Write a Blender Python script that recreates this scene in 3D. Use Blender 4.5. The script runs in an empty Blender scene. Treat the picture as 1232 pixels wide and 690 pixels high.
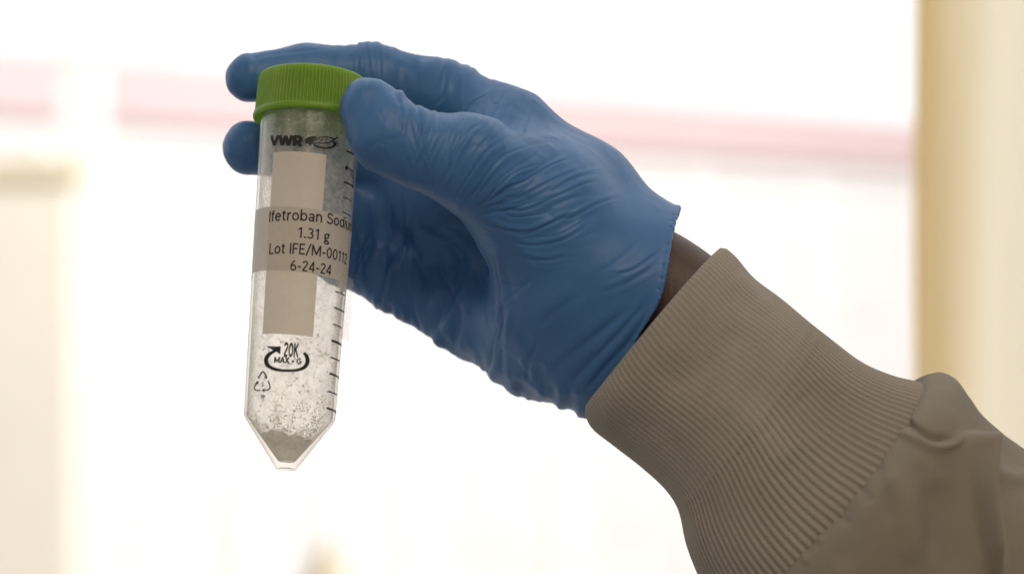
import bpy, bmesh, math, random
import numpy as np
from mathutils import Vector

random.seed(7)
rng = np.random.default_rng(7)
R = math.radians
C = bpy.context.scene.collection
sc = bpy.context.scene

# ------------------------------------------------------------------ camera
EYE = 1.5                                   # camera height, metres
cam_d = bpy.data.cameras.new('camera')
cam = bpy.data.objects.new('camera', cam_d); C.objects.link(cam)
cam.location = (0, 0, EYE); cam.rotation_euler = (R(90), 0, 0)
cam_d.lens = 85; cam_d.sensor_width = 36
cam_d.clip_start = 0.05; cam_d.clip_end = 400
cam_d.dof.use_dof = True; cam_d.dof.focus_distance = 0.822; cam_d.dof.aperture_fstop = 6.3
cam_d.dof.aperture_blades = 0
sc.camera = cam
sc.render.resolution_x, sc.render.resolution_y = 1024, 573
# ------------------------------------------------------------------ light
w = bpy.data.worlds.new('World'); sc.world = w; w.use_nodes = True
w.node_tree.nodes['Background'].inputs[0].default_value = (1.0, 0.93, 0.84, 1)
w.node_tree.nodes['Background'].inputs[1].default_value = 0.26
def area(name, loc, target, sx, sy, power, col):
    d = bpy.data.lights.new(name, 'AREA'); d.shape = 'RECTANGLE'; d.size = sx; d.size_y = sy
    d.energy = power; d.color = col
    o = bpy.data.objects.new(name, d); C.objects.link(o); o.location = loc
    o.rotation_euler = (Vector(target) - Vector(loc)).to_track_quat('-Z', 'Y').to_euler()
    return o
area('ceiling_lamp', (0.35, -0.2, 2.45), (0, .83, 1.5), 1.0, 0.7, 9.0, (1, .85, .66))
area('room_lamp', (-1.5, -0.6, 1.9), (0, .83, 1.5), 1.0, 1.0, 3.0, (1, .84, .66))
area('street_daylight', (9, 8, 10.5), (4, 27, 4), 18, 7, 5500, (1, .985, .97))
sc.view_settings.view_transform = 'Standard'; sc.view_settings.look = 'None'
sc.view_settings.gamma = 1; sc.view_settings.exposure = 0; sc.view_settings.use_curve_mapping = False
sc.render.engine = 'CYCLES'
cy = sc.cycles
cy.max_bounces = 10; cy.transparent_max_bounces = 32; cy.transmission_bounces = 8
cy.use_denoising = True
cy.caustics_reflective = False; cy.caustics_refractive = False

# ------------------------------------------------------------------ helpers
F = 1232 * 85 / 36.0                        # photograph pixels per unit of tangent
D0 = 830.0                                  # distance of the tube, mm
def P(px, py, off=0.0):                     # a point off mm beyond the tube's distance (mm, camera-centred)
    d = D0 + off
    return np.array([(px - 616) / F * d, d, (345 - py) / F * d])
def proj(v):
    return np.stack([616 + F * v[:, 0] / v[:, 1], 345 - F * v[:, 2] / v[:, 1]], 1)
def wm(v):                                  # mm -> world metres
    v = np.asarray(v, float) * 0.001
    v[..., 2] += EYE
    return v
def M(px, py, d):                           # a point d metres away, world metres
    return Vector(((px - 616) / F * d, d, (345 - py) / F * d + EYE))
def tag(o, label=None, cat=None, group=None, kind=None):
    for k, v in (('label', label), ('category', cat), ('group', group), ('kind', kind)):
        if v: o[k] = v
    return o
def link(name, me, mat=None, parent=None):
    o = bpy.data.objects.new(name, me); C.objects.link(o)
    if mat: me.materials.append(mat)
    if parent: o.parent = parent; o.matrix_parent_inverse = parent.matrix_basis.inverted()
    return o
def empty(name, loc):
    o = bpy.data.objects.new(name, None); C.objects.link(o); o.location = loc
    o.empty_display_size = 0.02
    bpy.context.view_layer.update()
    return o
def mesh(name, verts, faces, mat, parent=None, smooth=True, uv=None):
    me = bpy.data.meshes.new(name)
    verts = np.asarray(verts, np.float32)
    if isinstance(faces, np.ndarray):
        n, k = faces.shape
        me.vertices.add(len(verts)); me.vertices.foreach_set('co', verts.ravel())
        me.loops.add(n * k); me.loops.foreach_set('vertex_index', faces.astype(np.int32).ravel())
        me.polygons.add(n); me.polygons.foreach_set('loop_start', np.arange(0, n * k, k, dtype=np.int32))
        me.update(calc_edges=True)
    else:
        me.from_pydata([tuple(v) for v in verts], [], [tuple(f) for f in faces])
    me.validate()
    if smooth: me.polygons.foreach_set('use_smooth', np.ones(len(me.polygons), bool))
    if uv is not None:
        l = me.uv_layers.new(name='uv')
        li = np.empty(len(me.loops), np.int32); me.loops.foreach_get('vertex_index', li)
        l.data.foreach_set('uv', np.asarray(uv, np.float32)[li].ravel())
    me.update()
    return link(name, me, mat, parent)
def grid_faces(nu, nv, wrap):               # nv rows of nu points
    i = np.arange(nu if wrap else nu - 1); j = np.arange(nv - 1)
    I, J = np.meshgrid(i, j); I = I.ravel(); J = J.ravel(); I2 = (I + 1) % nu
    return np.stack([J * nu + I, J * nu + I2, (J + 1) * nu + I2, (J + 1) * nu + I], 1)
def box(name, lo, hi, mat, parent=None, bevel=0.0):
    bm = bmesh.new(); bmesh.ops.create_cube(bm, size=1)
    for v in bm.verts:
        v.co = Vector([(lo[i] + hi[i]) / 2 + v.co[i] * (hi[i] - lo[i]) for i in range(3)])
    if bevel: bmesh.ops.bevel(bm, geom=bm.edges[:], offset=bevel, segments=2, affect='EDGES', profile=.5)
    me = bpy.data.meshes.new(name); bm.to_mesh(me); bm.free()
    return link(name, me, mat, parent)
# value noise, smooth, for displacement
_tab = rng.random((64, 64, 64)).astype(np.float32)
def noise3(p):
    i = np.floor(p).astype(int); f = p - i; f = f * f * (3 - 2 * f); i &= 63; j = (i + 1) & 63
    def t(a, b, c): return _tab[a, b, c]
    x0, y0, z0 = i.T; x1, y1, z1 = j.T; fx, fy, fz = f.T
    a = t(x0, y0, z0) * (1 - fx) + t(x1, y0, z0) * fx; b = t(x0, y1, z0) * (1 - fx) + t(x1, y1, z0) * fx
    c = t(x0, y0, z1) * (1 - fx) + t(x1, y0, z1) * fx; d = t(x0, y1, z1) * (1 - fx) + t(x1, y1, z1) * fx
    return (a * (1 - fy) + b * fy) * (1 - fz) + (c * (1 - fy) + d * fy) * fz - .5

# ------------------------------------------------------------------ materials
class NT:
    def __init__(s, name):
        s.m = bpy.data.materials.new(name); s.m.use_nodes = True
        s.t = s.m.node_tree; s.t.nodes.clear()
        s.out = s.n('ShaderNodeOutputMaterial')
    def n(s, typ, **kw):
        nd = s.t.nodes.new(typ)
        for k, v in kw.items():
            if k.startswith('_'): setattr(nd, k[1:], v)
            else: s.set(nd, k, v)
        return nd
    def set(s, nd, k, v):
        k = k.replace('__', ' ')
        inp = nd.inputs[int(k[1:])] if k[0] == 'i' and k[1:].isdigit() else nd.inputs[k]
        if isinstance(v, bpy.types.NodeSocket): s.t.links.new(v, inp)
        else: inp.default_value = v
    def surf(s, sock): s.t.links.new(sock, s.out.inputs['Surface']); return s.m
def rgb(r, g, b): return (r, g, b, 1)
def coord(t, scale=(1, 1, 1), uv=False):
    c = t.n('ShaderNodeTexCoord'); mp = t.n('ShaderNodeMapping', Scale=scale)
    t.t.links.new(c.outputs['UV' if uv else 'Object'], mp.inputs['Vector']); return mp.outputs[0]
def ramp(t, fac, stops):
    r = t.n('ShaderNodeValToRGB', Fac=fac); e = r.color_ramp.elements
    while len(e) < len(stops): e.new(.5)
    for x, (p, c) in zip(e, stops): x.position = p; x.color = c if len(c) == 4 else (*c, 1)
    return r.outputs['Color']
def bump(t, h, strength, dist=.0005, normal=None):
    b = t.n('ShaderNodeBump', Height=h, Strength=strength, Distance=dist)
    if normal: t.set(b, 'Normal', normal)
    return b.outputs[0]

def mat_simple(name, col, rough=.6, nscale=8, var=.06, spec=.5):
    t = NT(name); v = coord(t)
    n = t.n('ShaderNodeTexNoise', Vector=v, Scale=nscale, Detail=5.0)
    c = ramp(t, n.outputs[0], [(.3, [x * (1 - var) for x in col]), (.7, [min(1, x * (1 + var)) for x in col])])
    p = t.n('ShaderNodeBsdfPrincipled', Base__Color=c, Roughness=rough); t.set(p, 'Specular IOR Level', spec)
    return t.surf(p.outputs[0])

def mat_glove():
    t = NT('blue_nitrile'); v = coord(t)
    n1 = t.n('ShaderNodeTexNoise', Vector=v, Scale=60., Detail=6.)
    n2 = t.n('ShaderNodeTexNoise', Vector=v, Scale=2600., Detail=2.)
    n3 = t.n('ShaderNodeTexNoise', Vector=v, Scale=260., Detail=4.)
    c = ramp(t, n1.outputs[0], [(.25, (.042, .132, .31)), (.75, (.060, .168, .375))])
    b = bump(t, n2.outputs[0], .12, .00015); b = bump(t, n3.outputs[0], .25, .0003, b)
    p = t.n('ShaderNodeBsdfPrincipled', Base__Color=c, Roughness=.43, Normal=b)
    t.set(p, 'Specular IOR Level', .36)
    t.set(p, 'Sheen Weight', .03); t.set(p, 'Sheen Roughness', .45); t.set(p, 'Sheen Tint', rgb(.9, .92, .95))
    tr = t.n('ShaderNodeBsdfTranslucent', Color=rgb(.03, .2, .6))
    mx = t.n('ShaderNodeMixShader', Fac=.09, i1=p.outputs[0], i2=tr.outputs[0])
    return t.surf(mx.outputs[0])
def mat_skin():
    t = NT('brown_skin'); v = coord(t)
    n = t.n('ShaderNodeTexNoise', Vector=v, Scale=120., Detail=6.)
    vo = t.n('ShaderNodeTexVoronoi', Vector=v, Scale=900.)
    c = ramp(t, n.outputs[0], [(.3, (.05, .024, .014)), (.7, (.085, .042, .025))])
    p = t.n('ShaderNodeBsdfPrincipled', Base__Color=c, Roughness=.5, Normal=bump(t, vo.outputs[0], .3, .0002))
    t.set(p, 'Subsurface Weight', .08); t.set(p, 'Subsurface Radius', (.004, .0015, .0008)); t.set(p, 'Subsurface Scale', .5)
    return t.surf(p.outputs[0])
def mat_knit():
    t = NT('knit_cuff'); v = coord(t, (1, 1, 1), True)        # u: ribs, v: mm along the cuff
    sx = t.n('ShaderNodeSeparateXYZ', Vector=v)
    # stitches: a chevron row every 0.9 mm along each rib
    fr = t.n('ShaderNodeMath', _operation='FRACT', i0=sx.outputs[0])
    ab = t.n('ShaderNodeMath', _operation='ABSOLUTE', i0=t.n('ShaderNodeMath', _operation='SUBTRACT', i0=fr.outputs[0], i1=.5).outputs[0])
    ph = t.n('ShaderNodeMath', _operation='MULTIPLY_ADD', i0=ab.outputs[0], i1=1.1, i2=sx.outputs[1])
    s = t.n('ShaderNodeMath', _operation='SINE', i0=t.n('ShaderNodeMath', _operation='MULTIPLY', i0=ph.outputs[0], i1=6.9).outputs[0])
    v2 = coord(t)
    n = t.n('ShaderNodeTexNoise', Vector=v2, Scale=1500., Detail=3.)
    n2 = t.n('ShaderNodeTexNoise', Vector=v2, Scale=35., Detail=4.)
    c = ramp(t, n2.outputs[0], [(.3, (.28, .245, .207)), (.7, (.335, .295, .25))])
    b = bump(t, s.outputs[0], .3, .00022); b = bump(t, n.outputs[0], .5, .0003, b)
    p = t.n('ShaderNodeBsdfPrincipled', Base__Color=c, Roughness=.9, Normal=b)
    t.set(p, 'Specular IOR Level', .15); t.set(p, 'Sheen Weight', .25); t.set(p, 'Sheen Roughness', .5)
    tr = t.n('ShaderNodeBsdfTranslucent', Color=rgb(.62, .48, .3))
    return t.surf(t.n('ShaderNodeMixShader', Fac=.1, i1=p.outputs[0], i2=tr.outputs[0]).outputs[0])
def mat_twill():
    t = NT('coat_twill'); v = coord(t, (1, 1, 1), True)       # mm
    wv = t.n('ShaderNodeTexWave', Vector=v, Scale=.52, Distortion=.6, Detail=1.); wv.bands_direction = 'DIAGONAL'
    v2 = coord(t)
    n = t.n('ShaderNodeTexNoise', Vector=v2, Scale=1800., Detail=3.)
    n2 = t.n('ShaderNodeTexNoise', Vector=v2, Scale=30., Detail=5.)
    c = ramp(t, n2.outputs[0], [(.3, (.235, .20, .155)), (.7, (.275, .235, .185))])
    b = bump(t, wv.outputs['Fac'], .8, .0003); b = bump(t, n.outputs[0], .35, .0002, b)
    p = t.n('ShaderNodeBsdfPrincipled', Base__Color=c, Roughness=.85, Normal=b)
    t.set(p, 'Specular IOR Level', .2); t.set(p, 'Sheen Weight', .2)
    tr = t.n('ShaderNodeBsdfTranslucent', Color=rgb(.66, .52, .33))
    return t.surf(t.n('ShaderNodeMixShader', Fac=.2, i1=p.outputs[0], i2=tr.outputs[0]).outputs[0])
def mat_cap():
    t = NT('green_plastic'); v = coord(t)
    n = t.n('ShaderNodeTexNoise', Vector=v, Scale=90., Detail=5.)
    c = ramp(t, n.outputs[0], [(.3, (.20, .34, .035)), (.7, (.25, .40, .05))])
    p = t.n('ShaderNodeBsdfPrincipled', Base__Color=c, Roughness=.36)
    tr = t.n('ShaderNodeBsdfTranslucent', Color=rgb(.5, .78, .05))
    return t.surf(t.n('ShaderNodeMixShader', Fac=.46, i1=p.outputs[0], i2=tr.outputs[0]).outputs[0])
def mat_tube(haze=.055, nm='clear_polypropylene'):
    t = NT(nm); v = coord(t)
    n = t.n('ShaderNodeTexNoise', Vector=v, Scale=300., Detail=6.)
    n2 = t.n('ShaderNodeTexNoise', Vector=v, Scale=2200., Detail=2.)
    b = bump(t, n.outputs[0], .25, .0003); b = bump(t, n2.outputs[0], .1, .0001, b)
    tl = t.n('ShaderNodeBsdfTranslucent', Color=rgb(.92, .89, .85), Normal=b)
    df = t.n('ShaderNodeBsdfDiffuse', Color=rgb(.8, .78, .75), Normal=b)
    md = t.n('ShaderNodeMixShader', Fac=.45, i1=tl.outputs[0], i2=df.outputs[0])
    lw = t.n('ShaderNodeLayerWeight', Blend=.5, Normal=b)
    pw = t.n('ShaderNodeMath', _operation='POWER', i0=lw.outputs['Facing'], i1=5.)
    fr = t.n('ShaderNodeMath', _operation='MULTIPLY_ADD', i0=pw.outputs[0], i1=.9, i2=.04)
    dn = t.n('ShaderNodeTexNoise', Vector=v, Scale=330., Detail=9., Roughness=.72)
    dust = t.n('ShaderNodeMapRange', Value=t.n('ShaderNodeMath', _operation='MULTIPLY_ADD', i0=t.n('ShaderNodeTexNoise', Vector=v, Scale=120., Detail=3.).outputs[0], i1=.55, i2=t.n('ShaderNodeMath', _operation='MULTIPLY_ADD', i0=dn.outputs[0], i1=.75, i2=-.15).outputs[0]).outputs[0])
    for k, x in (('From Min', .44), ('From Max', .66), ('To Min', haze), ('To Max', haze + .4 * (haze > .2))): t.set(dust, k, x)
    if haze > .2:                               # the film of dust is thick towards the cap and thin below the label
        sx = t.n('ShaderNodeSeparateXYZ', Vector=v); zz = t.n('ShaderNodeMapRange', Value=sx.outputs[2])
        for k, x in (('From Min', 1.494), ('From Max', 1.53), ('To Min', .55), ('To Max', 1.)): t.set(zz, k, x)
        dust = t.n('ShaderNodeMath', _operation='MULTIPLY', i0=dust.outputs[0], i1=zz.outputs[0])
    tc = ramp(t, lw.outputs['Facing'], [(.35, (.975, .97, .955)), (.75, (.90, .88, .85)), (.97, (.62, .58, .53))])
    tr = t.n('ShaderNodeBsdfTransparent', Color=tc)
    pm = t.n('ShaderNodeMath', _operation='POWER', i0=lw.outputs['Facing'], i1=3.)
    milky = t.n('ShaderNodeMath', _operation='MULTIPLY_ADD', i0=pm.outputs[0], i1=.4, i2=dust.outputs[0])
    milky.use_clamp = True
    m1 = t.n('ShaderNodeMixShader', Fac=milky.outputs[0], i1=tr.outputs[0], i2=md.outputs[0])
    gl = t.n('ShaderNodeBsdfGlossy', Color=rgb(1, 1, 1), Roughness=.16, Normal=b)
    f2 = t.n('ShaderNodeMath', _operation='MULTIPLY', i0=fr.outputs[0], i1=.7)
    return t.surf(t.n('ShaderNodeMixShader', Fac=f2.outputs[0], i1=m1.outputs[0], i2=gl.outputs[0]).outputs[0])
def mat_film(name, col, tcol, clear, trans=.4, rough=.5, nscale=400):
    t = NT(name); v = coord(t)
    n = t.n('ShaderNodeTexNoise', Vector=v, Scale=nscale, Detail=6.)
    k = ramp(t, n.outputs[0], [(.3, [x * .93 for x in col]), (.7, col)])
    p = t.n('ShaderNodeBsdfPrincipled', Base__Color=k, Roughness=rough, Normal=bump(t, n.outputs[0], .15, .0003))
    tl = t.n('ShaderNodeBsdfTranslucent', Color=rgb(*tcol))
    m = t.n('ShaderNodeMixShader', Fac=trans, i1=p.outputs[0], i2=tl.outputs[0])
    tr = t.n('ShaderNodeBsdfTransparent')
    return t.surf(t.n('ShaderNodeMixShader', Fac=clear, i1=m.outputs[0], i2=tr.outputs[0]).outputs[0])
def mat_cloth(name, col, tcol, fac):
    t = NT(name); v = coord(t)
    n = t.n('ShaderNodeTexNoise', Vector=v, Scale=300., Detail=4.)
    d = t.n('ShaderNodeBsdfDiffuse', Color=rgb(*col), Normal=bump(t, n.outputs[0], .3, .0005))
    tl = t.n('ShaderNodeBsdfTranslucent', Color=rgb(*tcol))
    return t.surf(t.n('ShaderNodeMixShader', Fac=fac, i1=d.outputs[0], i2=tl.outputs[0]).outputs[0])

GLOVE, SKIN, KNIT, TWILL, CAP, TUBE = mat_glove(), mat_skin(), mat_knit(), mat_twill(), mat_cap(), mat_tube()
DUSTY = mat_tube(.205, 'dusty_polypropylene')
INK = mat_simple('black_ink', (.012, .012, .013), .5, 200, .2, .3)
PANEL = mat_film('white_frosted_ink', (.80, .725, .64), (.86, .77, .65), .02, .45)
LABEL = mat_film('label_film', (.62, .565, .50), (.66, .59, .50), .06, .3)
TAPE = mat_film('clear_tape', (.85, .84, .82), (.9, .88, .85), .72, .5, .3)
t = NT('white_powder'); v = coord(t)
n = t.n('ShaderNodeTexNoise', Vector=v, Scale=900., Detail=6.)
p = t.n('ShaderNodeBsdfPrincipled', Base__Color=rgb(.88, .86, .82), Roughness=.95, Normal=bump(t, n.outputs[0], .6, .0006))
t.set(p, 'Specular IOR Level', .1)
tl = t.n('ShaderNodeBsdfTranslucent', Color=rgb(.9, .87, .81))
pmx = t.n('ShaderNodeMixShader', Fac=.74, i1=p.outputs[0], i2=tl.outputs[0])
POWDER = t.surf(t.n('ShaderNodeMixShader', Fac=.3, i1=pmx.outputs[0], i2=t.n('ShaderNodeBsdfTransparent').outputs[0]).outputs[0])

# ------------------------------------------------------------------ the street outside
t = NT('bright_sky'); v = coord(t, (.02, .02, .05))
n = t.n('ShaderNodeTexNoise', Vector=v, Scale=1.5, Detail=4.)
c = ramp(t, n.outputs[0], [(.3, (.97, .985, 1)), (.7, (1, 1, 1))])
SKY = t.surf(t.n('ShaderNodeEmission', Color=c, Strength=1.22).outputs[0])
nu, nv = 64, 32
V = []
for j in range(nv):
    el = R(-12 + 97 * j / (nv - 1))
    for i in range(nu):
        a = R(-88 + 176 * i / (nu - 1))
        V.append((120 * math.sin(a) * math.cos(el), 120 * math.cos(a) * math.cos(el), 120 * math.sin(el) + EYE))
tag(mesh('sky', V, grid_faces(nu, nv, False), SKY), kind='structure')

PALE = mat_simple('pale_render', (.80, .765, .755), .8, .8, .02)
PALE2 = mat_simple('off_white_trim', (.84, .81, .79), .8, .8, .02)
PINK = mat_simple('pink_fascia', (.66, .505, .505), .7, .6, .04)
CREAM = mat_simple('cream_render', (.83, .765, .65), .8, .8, .03)
TAN = mat_simple('tan_coping', (.76, .655, .46), .8, 2, .05)
GLASS = NT('dark_pane')
p = GLASS.n('ShaderNodeBsdfPrincipled', Base__Color=rgb(.79, .76, .75), Roughness=.4); GLASS = GLASS.surf(p.outputs[0])
PAVE = mat_simple('pale_paving', (.5, .48, .45), .8, 1, .1)
tag(mesh('pavement', [(-60, 3, -3.2), (60, 3, -3.2), (60, 118, -3.2), (-60, 118, -3.2)], [(0, 1, 2, 3)], PAVE, smooth=False), kind='structure')

# building: facade receding to the right
A = Vector(((-60 - 616) / F * 19.6, 19.6, 0)); B = Vector(((1330 - 616) / F * 32, 32, 0))
bld = empty('building', (A.x, A.y, -3.2))
tag(bld, 'overexposed pale building with a pink band under its roofline, blurred far behind the hand', 'building')
ux = (B - A).normalized(); un = Vector((-ux.y, ux.x, 0)); Lb = (B - A).length
def fbox(name, s0, s1, z0, z1, d0, d1, mat, parent=bld, bevel=0):     # along the facade, height, depth behind the face
    o = box(name, (s0, d0, z0), (s1, d1, z1), mat, None, bevel)
    o.data.transform(__import__('mathutils').Matrix(((ux.x, un.x, 0, A.x), (ux.y, un.y, 0, A.y), (0, 0, 1, EYE), (0, 0, 0, 1))))
    if parent: o.parent = parent; o.matrix_parent_inverse = bld.matrix_world.inverted()
    return o
zr = 277 * 20.2 / F
fbox('wall', -3, Lb + 8, -4.7, zr - .06, 0, 5, PALE)
fbox('fascia', -3, Lb + 8, zr - .5, zr, -.18, -.002, PINK)
fbox('ledge', -3, Lb + 8, zr - .75, zr - .68, -.1, -.002, PALE2)
for i in range(8):
    s = .8 + i * 2.05
    fbox('pilaster', s, s + .42, -4.7, zr - .76, -.09, -.002, PALE2)
    for z0 in (-.35, -2.6):
        wf = fbox('window', s + .85, s + 1.6, z0, z0 + 1.25, -.05, -.002, PALE2)
        pn = fbox('pane', s + .91, s + 1.54, z0 + .06, z0 + 1.19, -.062, -.051, GLASS, None)
        pn.parent = wf; pn.matrix_parent_inverse = wf.matrix_world.inverted()
# cream wall with tan coping at the left, nearer than the building
cw = empty('garden_wall', M(20, 345, 14.0)); tag(cw, 'out of focus cream wall with a tan top edge at the left border of the picture', 'wall')
x1 = M(84, 0, 14).x; z1 = M(0, 192, 14).z
box('wall_face', (x1 - 2.5, 14, -3.2), (x1, 14.3, z1 - .12), CREAM, cw)
box('coping', (x1 - 2.55, 13.95, z1 - .118), (x1 + .06, 14.35, z1), TAN, cw, .01)
ps = empty('post', M(95, 345, 15)); tag(ps, 'tall pale post crossing the pink band beside the cream wall, blurred', 'post')
xa, xb = M(68, 0, 15).x, M(122, 0, 15).x
box('shaft', (xa, 15, -3.2), (xb, 15.2, M(0, 70, 15).z), PALE2, ps, .015)
box('post_cap', (xa - .03, 14.97, M(0, 70, 15).z + .001), (xb + .03, 15.23, M(0, 62, 15).z), PALE2, ps, .01)
fp = empty('fence_post', M(388, 690, 8)); tag(fp, 'tip of a blurred tan post at the bottom border below the tube', 'fence post')
bm = bmesh.new(); bmesh.ops.create_cone(bm, cap_ends=True, segments=4, radius1=.10, radius2=.004, depth=.2, matrix=__import__('mathutils').Matrix.Translation(M(392, 680, 8)))
me = bpy.data.meshes.new('post_tip'); bm.to_mesh(me); bm.free(); link('post_tip', me, TAN, fp)
q = M(392, 680, 8); box('shaft', (q.x - .055, 7.945, -3.2), (q.x + .055, 8.055, q.z - .101), TAN, fp, .006)

# curtain at the right, 1.75 m away, hanging in front of the window
CURT = mat_cloth('cream_curtain', (.84, .75, .55), (.985, .905, .725), .9)
yc = 1750.0
pts = []                                     # plan of the cloth: leading edge rolled in folds, then shallow pleats
def cx(px): return (px - 616) / F * yc
for k, (px, dy) in enumerate([(1112, 2), (1130, -6), (1143, -3), (1128, 3), (1113, 6), (1122, 9), (1144, 10), (1150, 13), (1128, 14), (1112, 15), (1101, 2), (1110, -12), (1132, -14), (1152, -13), (1176, -9), (1200, -6), (1222, -8), (1248, -2), (1268, 8), (1290, 2), (1312, -9), (1340, 4), (1370, 9)]):
    pts.append((cx(px), yc + dy))
pts = np.array(pts)
def catmull(p, n):
    p = np.vstack([2 * p[0] - p[1], p, 2 * p[-1] - p[-2]]); out = []
    for i in range(1, len(p) - 2):
        for s in np.linspace(0, 1, n, endpoint=False):
            a, b, c, d = p[i - 1:i + 3]
            out.append(.5 * ((2 * b) + (c - a) * s + (2 * a - 5 * b + 4 * c - d) * s * s + (3 * b - a - 3 * c + d) * s ** 3))
    out.append(p[-2]); return np.array(out)
cp = catmull(pts, 6)
V = []
for j in range(30):
    z = 420 - 1150 * j / 29
    for i, (x, y) in enumerate(cp):
        V.append((x + 3 * math.sin(j * .5 + i * .1) * .3, y + 2 * math.sin(j * .35 + i * .2), z))
tag(mesh('curtain', wm(V), grid_faces(len(cp), 30, False), CURT), 'sheer cream curtain hanging in soft folds at the right border', 'curtain')

# ------------------------------------------------------------------ tube
al, T0 = R(-12.0), P(373.5, 147, 0)
def axis_dir(slope):
    return np.array([slope * math.cos(al), math.sin(al), -math.cos(al)])
# in-picture slope so that the tip lands at its place
sl = -.066
for _ in range(30):
    ax = axis_dir(sl); ax /= np.linalg.norm(ax); q = T0 + 122 * ax
    sl += (343.5 - (616 + F * q[0] / q[1])) / F * q[1] / 122
e1 = np.cross(ax, [0, -1, 0]); e1 /= np.linalg.norm(e1)
if e1[0] < 0: e1 = -e1                        # to the right
e0 = np.cross(e1, ax); e0 /= np.linalg.norm(e0)
if e0[1] > 0: e0 = -e0                        # to the camera
def tp(phi, s, r):                            # angle from the camera side, mm below the cap's rim, radius
    phi, s, r = np.broadcast_arrays(np.asarray(phi, float), np.asarray(s, float), np.asarray(r, float))
    return T0 + s[..., None] * ax + r[..., None] * (np.cos(phi)[..., None] * e0 + np.sin(phi)[..., None] * e1)
def s_at(py):
    s = np.linspace(-40, 160, 4001); q = T0 + s[:, None] * ax
    return float(np.interp(py, 345 - F * q[:, 2] / q[:, 1], s))
S_CONE, S_TIP = s_at(503), s_at(562)
R0, R1, RT = 17.1, 15.3, 3.7
def rad(s): return R0 + (R1 - R0) * np.clip(np.asarray(s, float) / S_CONE, 0, 1)
def tuv(px, py, extra=0.0):                   # where a camera ray meets the tube's side
    d = np.array([(px - 616) / F, 1, (345 - py) / F]); rr = R0 - .2 + extra
    for _ in range(4):
        o = -T0; dd = d - d.dot(ax) * ax; oo = o - o.dot(ax) * ax
        a, b, c = dd.dot(dd), 2 * dd.dot(oo), oo.dot(oo) - rr * rr
        disc = max(b * b - 4 * a * c, 0); k = (-b - math.sqrt(disc)) / (2 * a)
        q = d * k - T0; s = q.dot(ax); rr = float(rad(s)) + extra
    return math.atan2(q.dot(e1), q.dot(e0)), s
def lathe(name, prof, mat, parent, nseg=128, modr=None):
    prof = np.array(prof); n = len(prof); ph = np.linspace(-math.pi, math.pi, nseg, endpoint=False)
    PH, Sx = np.meshgrid(ph, prof[:, 0]); Rr = np.repeat(prof[:, 1][:, None], nseg, 1)
    if modr is not None: Rr = Rr + modr(PH, Sx, Rr)
    return mesh(name, wm(tp(PH, Sx, Rr).reshape(-1, 3)), grid_faces(nseg, n, True), mat, parent)
tube = empty('centrifuge_tube', wm(T0))
tag(tube, 'clear plastic conical tube with green ribbed cap and printed label, held by the gloved hand', 'tube')
wall = .9
prof = [(-13, R0), (0, R0)] + [(s, float(rad(s))) for s in np.linspace(4, S_CONE - .6, 14)]
prof += [(S_CONE - .2, R1 - .08), (S_CONE + .25, R1 - .4)]
for k in np.linspace(.06, 1, 10): prof.append((S_CONE + k * (S_TIP - S_CONE), R1 + k * (RT - R1)))
prof += [(S_TIP + .5, RT - .2), (S_TIP + .7, RT - .9), (S_TIP + .2, RT - 1.4), (S_TIP - .1, 0.01)]
lathe('tube_body', prof, TUBE, tube, 160)
inn = [(-13, R0 - wall), (S_CONE - .2, R1 - wall)]
for k in np.linspace(.05, 1, 8): inn.append((S_CONE + k * (S_TIP - 2 - S_CONE), R1 - wall + k * (RT - R1)))
inn.append((S_TIP - 1.7, .01))
lathe('tube_lining', inn, DUSTY, tube, 128)
# cap: knurled skirt, lip, top with rounded edge, hollow below
HC = 16.0; RC = 19.2
def ribs(PH, Sx, Rr):
    k = np.clip((Sx + HC - 1.2) / 1.0, 0, 1) * np.clip((-2.0 - Sx) / .6, 0, 1) * (Rr > RC - 1.2)
    w_ = np.cos(PH * 96); return k * .32 * (np.clip(w_ * 1.6, -1, 1) - 1)
cprof = [(-HC - .1, .01), (-HC - .1, RC - 4.2), (-HC, RC - 2.6), (-HC + .45, RC - 1.3), (-HC + 1.2, RC - .6), (-HC + 1.8, RC - .42), (-HC + 2.6, RC - .38)]
cprof += [(s, RC - .38 + .5 * (s + HC) / HC) for s in np.linspace(-HC + 3.5, -2.9, 8)]
cprof += [(-2.5, RC + .06), (-2.1, RC + .1), (-1.9, RC + .35), (-1.3, RC + .55), (-.5, RC + .55), (-.1, RC + .4), (0.05, RC), (0, RC - .9), (-.6, RC - 1.5), (-2, R0 + .45), (-HC + 2.2, R0 + .35), (-HC + 1.6, R0 - 1), (-HC + 1.6, .01)]
lathe('cap', cprof, CAP, tube, 96 * 8, ribs)

def patch(name, u0, u1, s0, s1, extra, mat, parent, skew=0.0, nu=40, nv=20, sfun=None):
    U, Sx = np.meshgrid(np.linspace(u0, u1, nu), np.linspace(s0, s1, nv))
    um = (u0 + u1) / 2
    Sx = Sx + skew * (U - um)
    if sfun is not None: Sx = Sx + sfun(U, (Sx - s0) / (s1 - s0))
    return mesh(name, wm(tp(U, Sx, rad(Sx) + extra).reshape(-1, 3)), grid_faces(nu, nv, False), mat, parent)
# frosted write-on panel
ua, sa = tuv(326, 182); ub, sb = tuv(391, 188); uc, sc_ = tuv(319, 402); ud, sd = tuv(378, 405)
U0, U1 = (ua + uc) / 2, (ub + ud) / 2
patch('write_on_panel', U0, U1, (sa + sb) / 2, (sc_ + sd) / 2, .05, PANEL, tube, (sb - sa) / (ub - ua) * .3)
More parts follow.
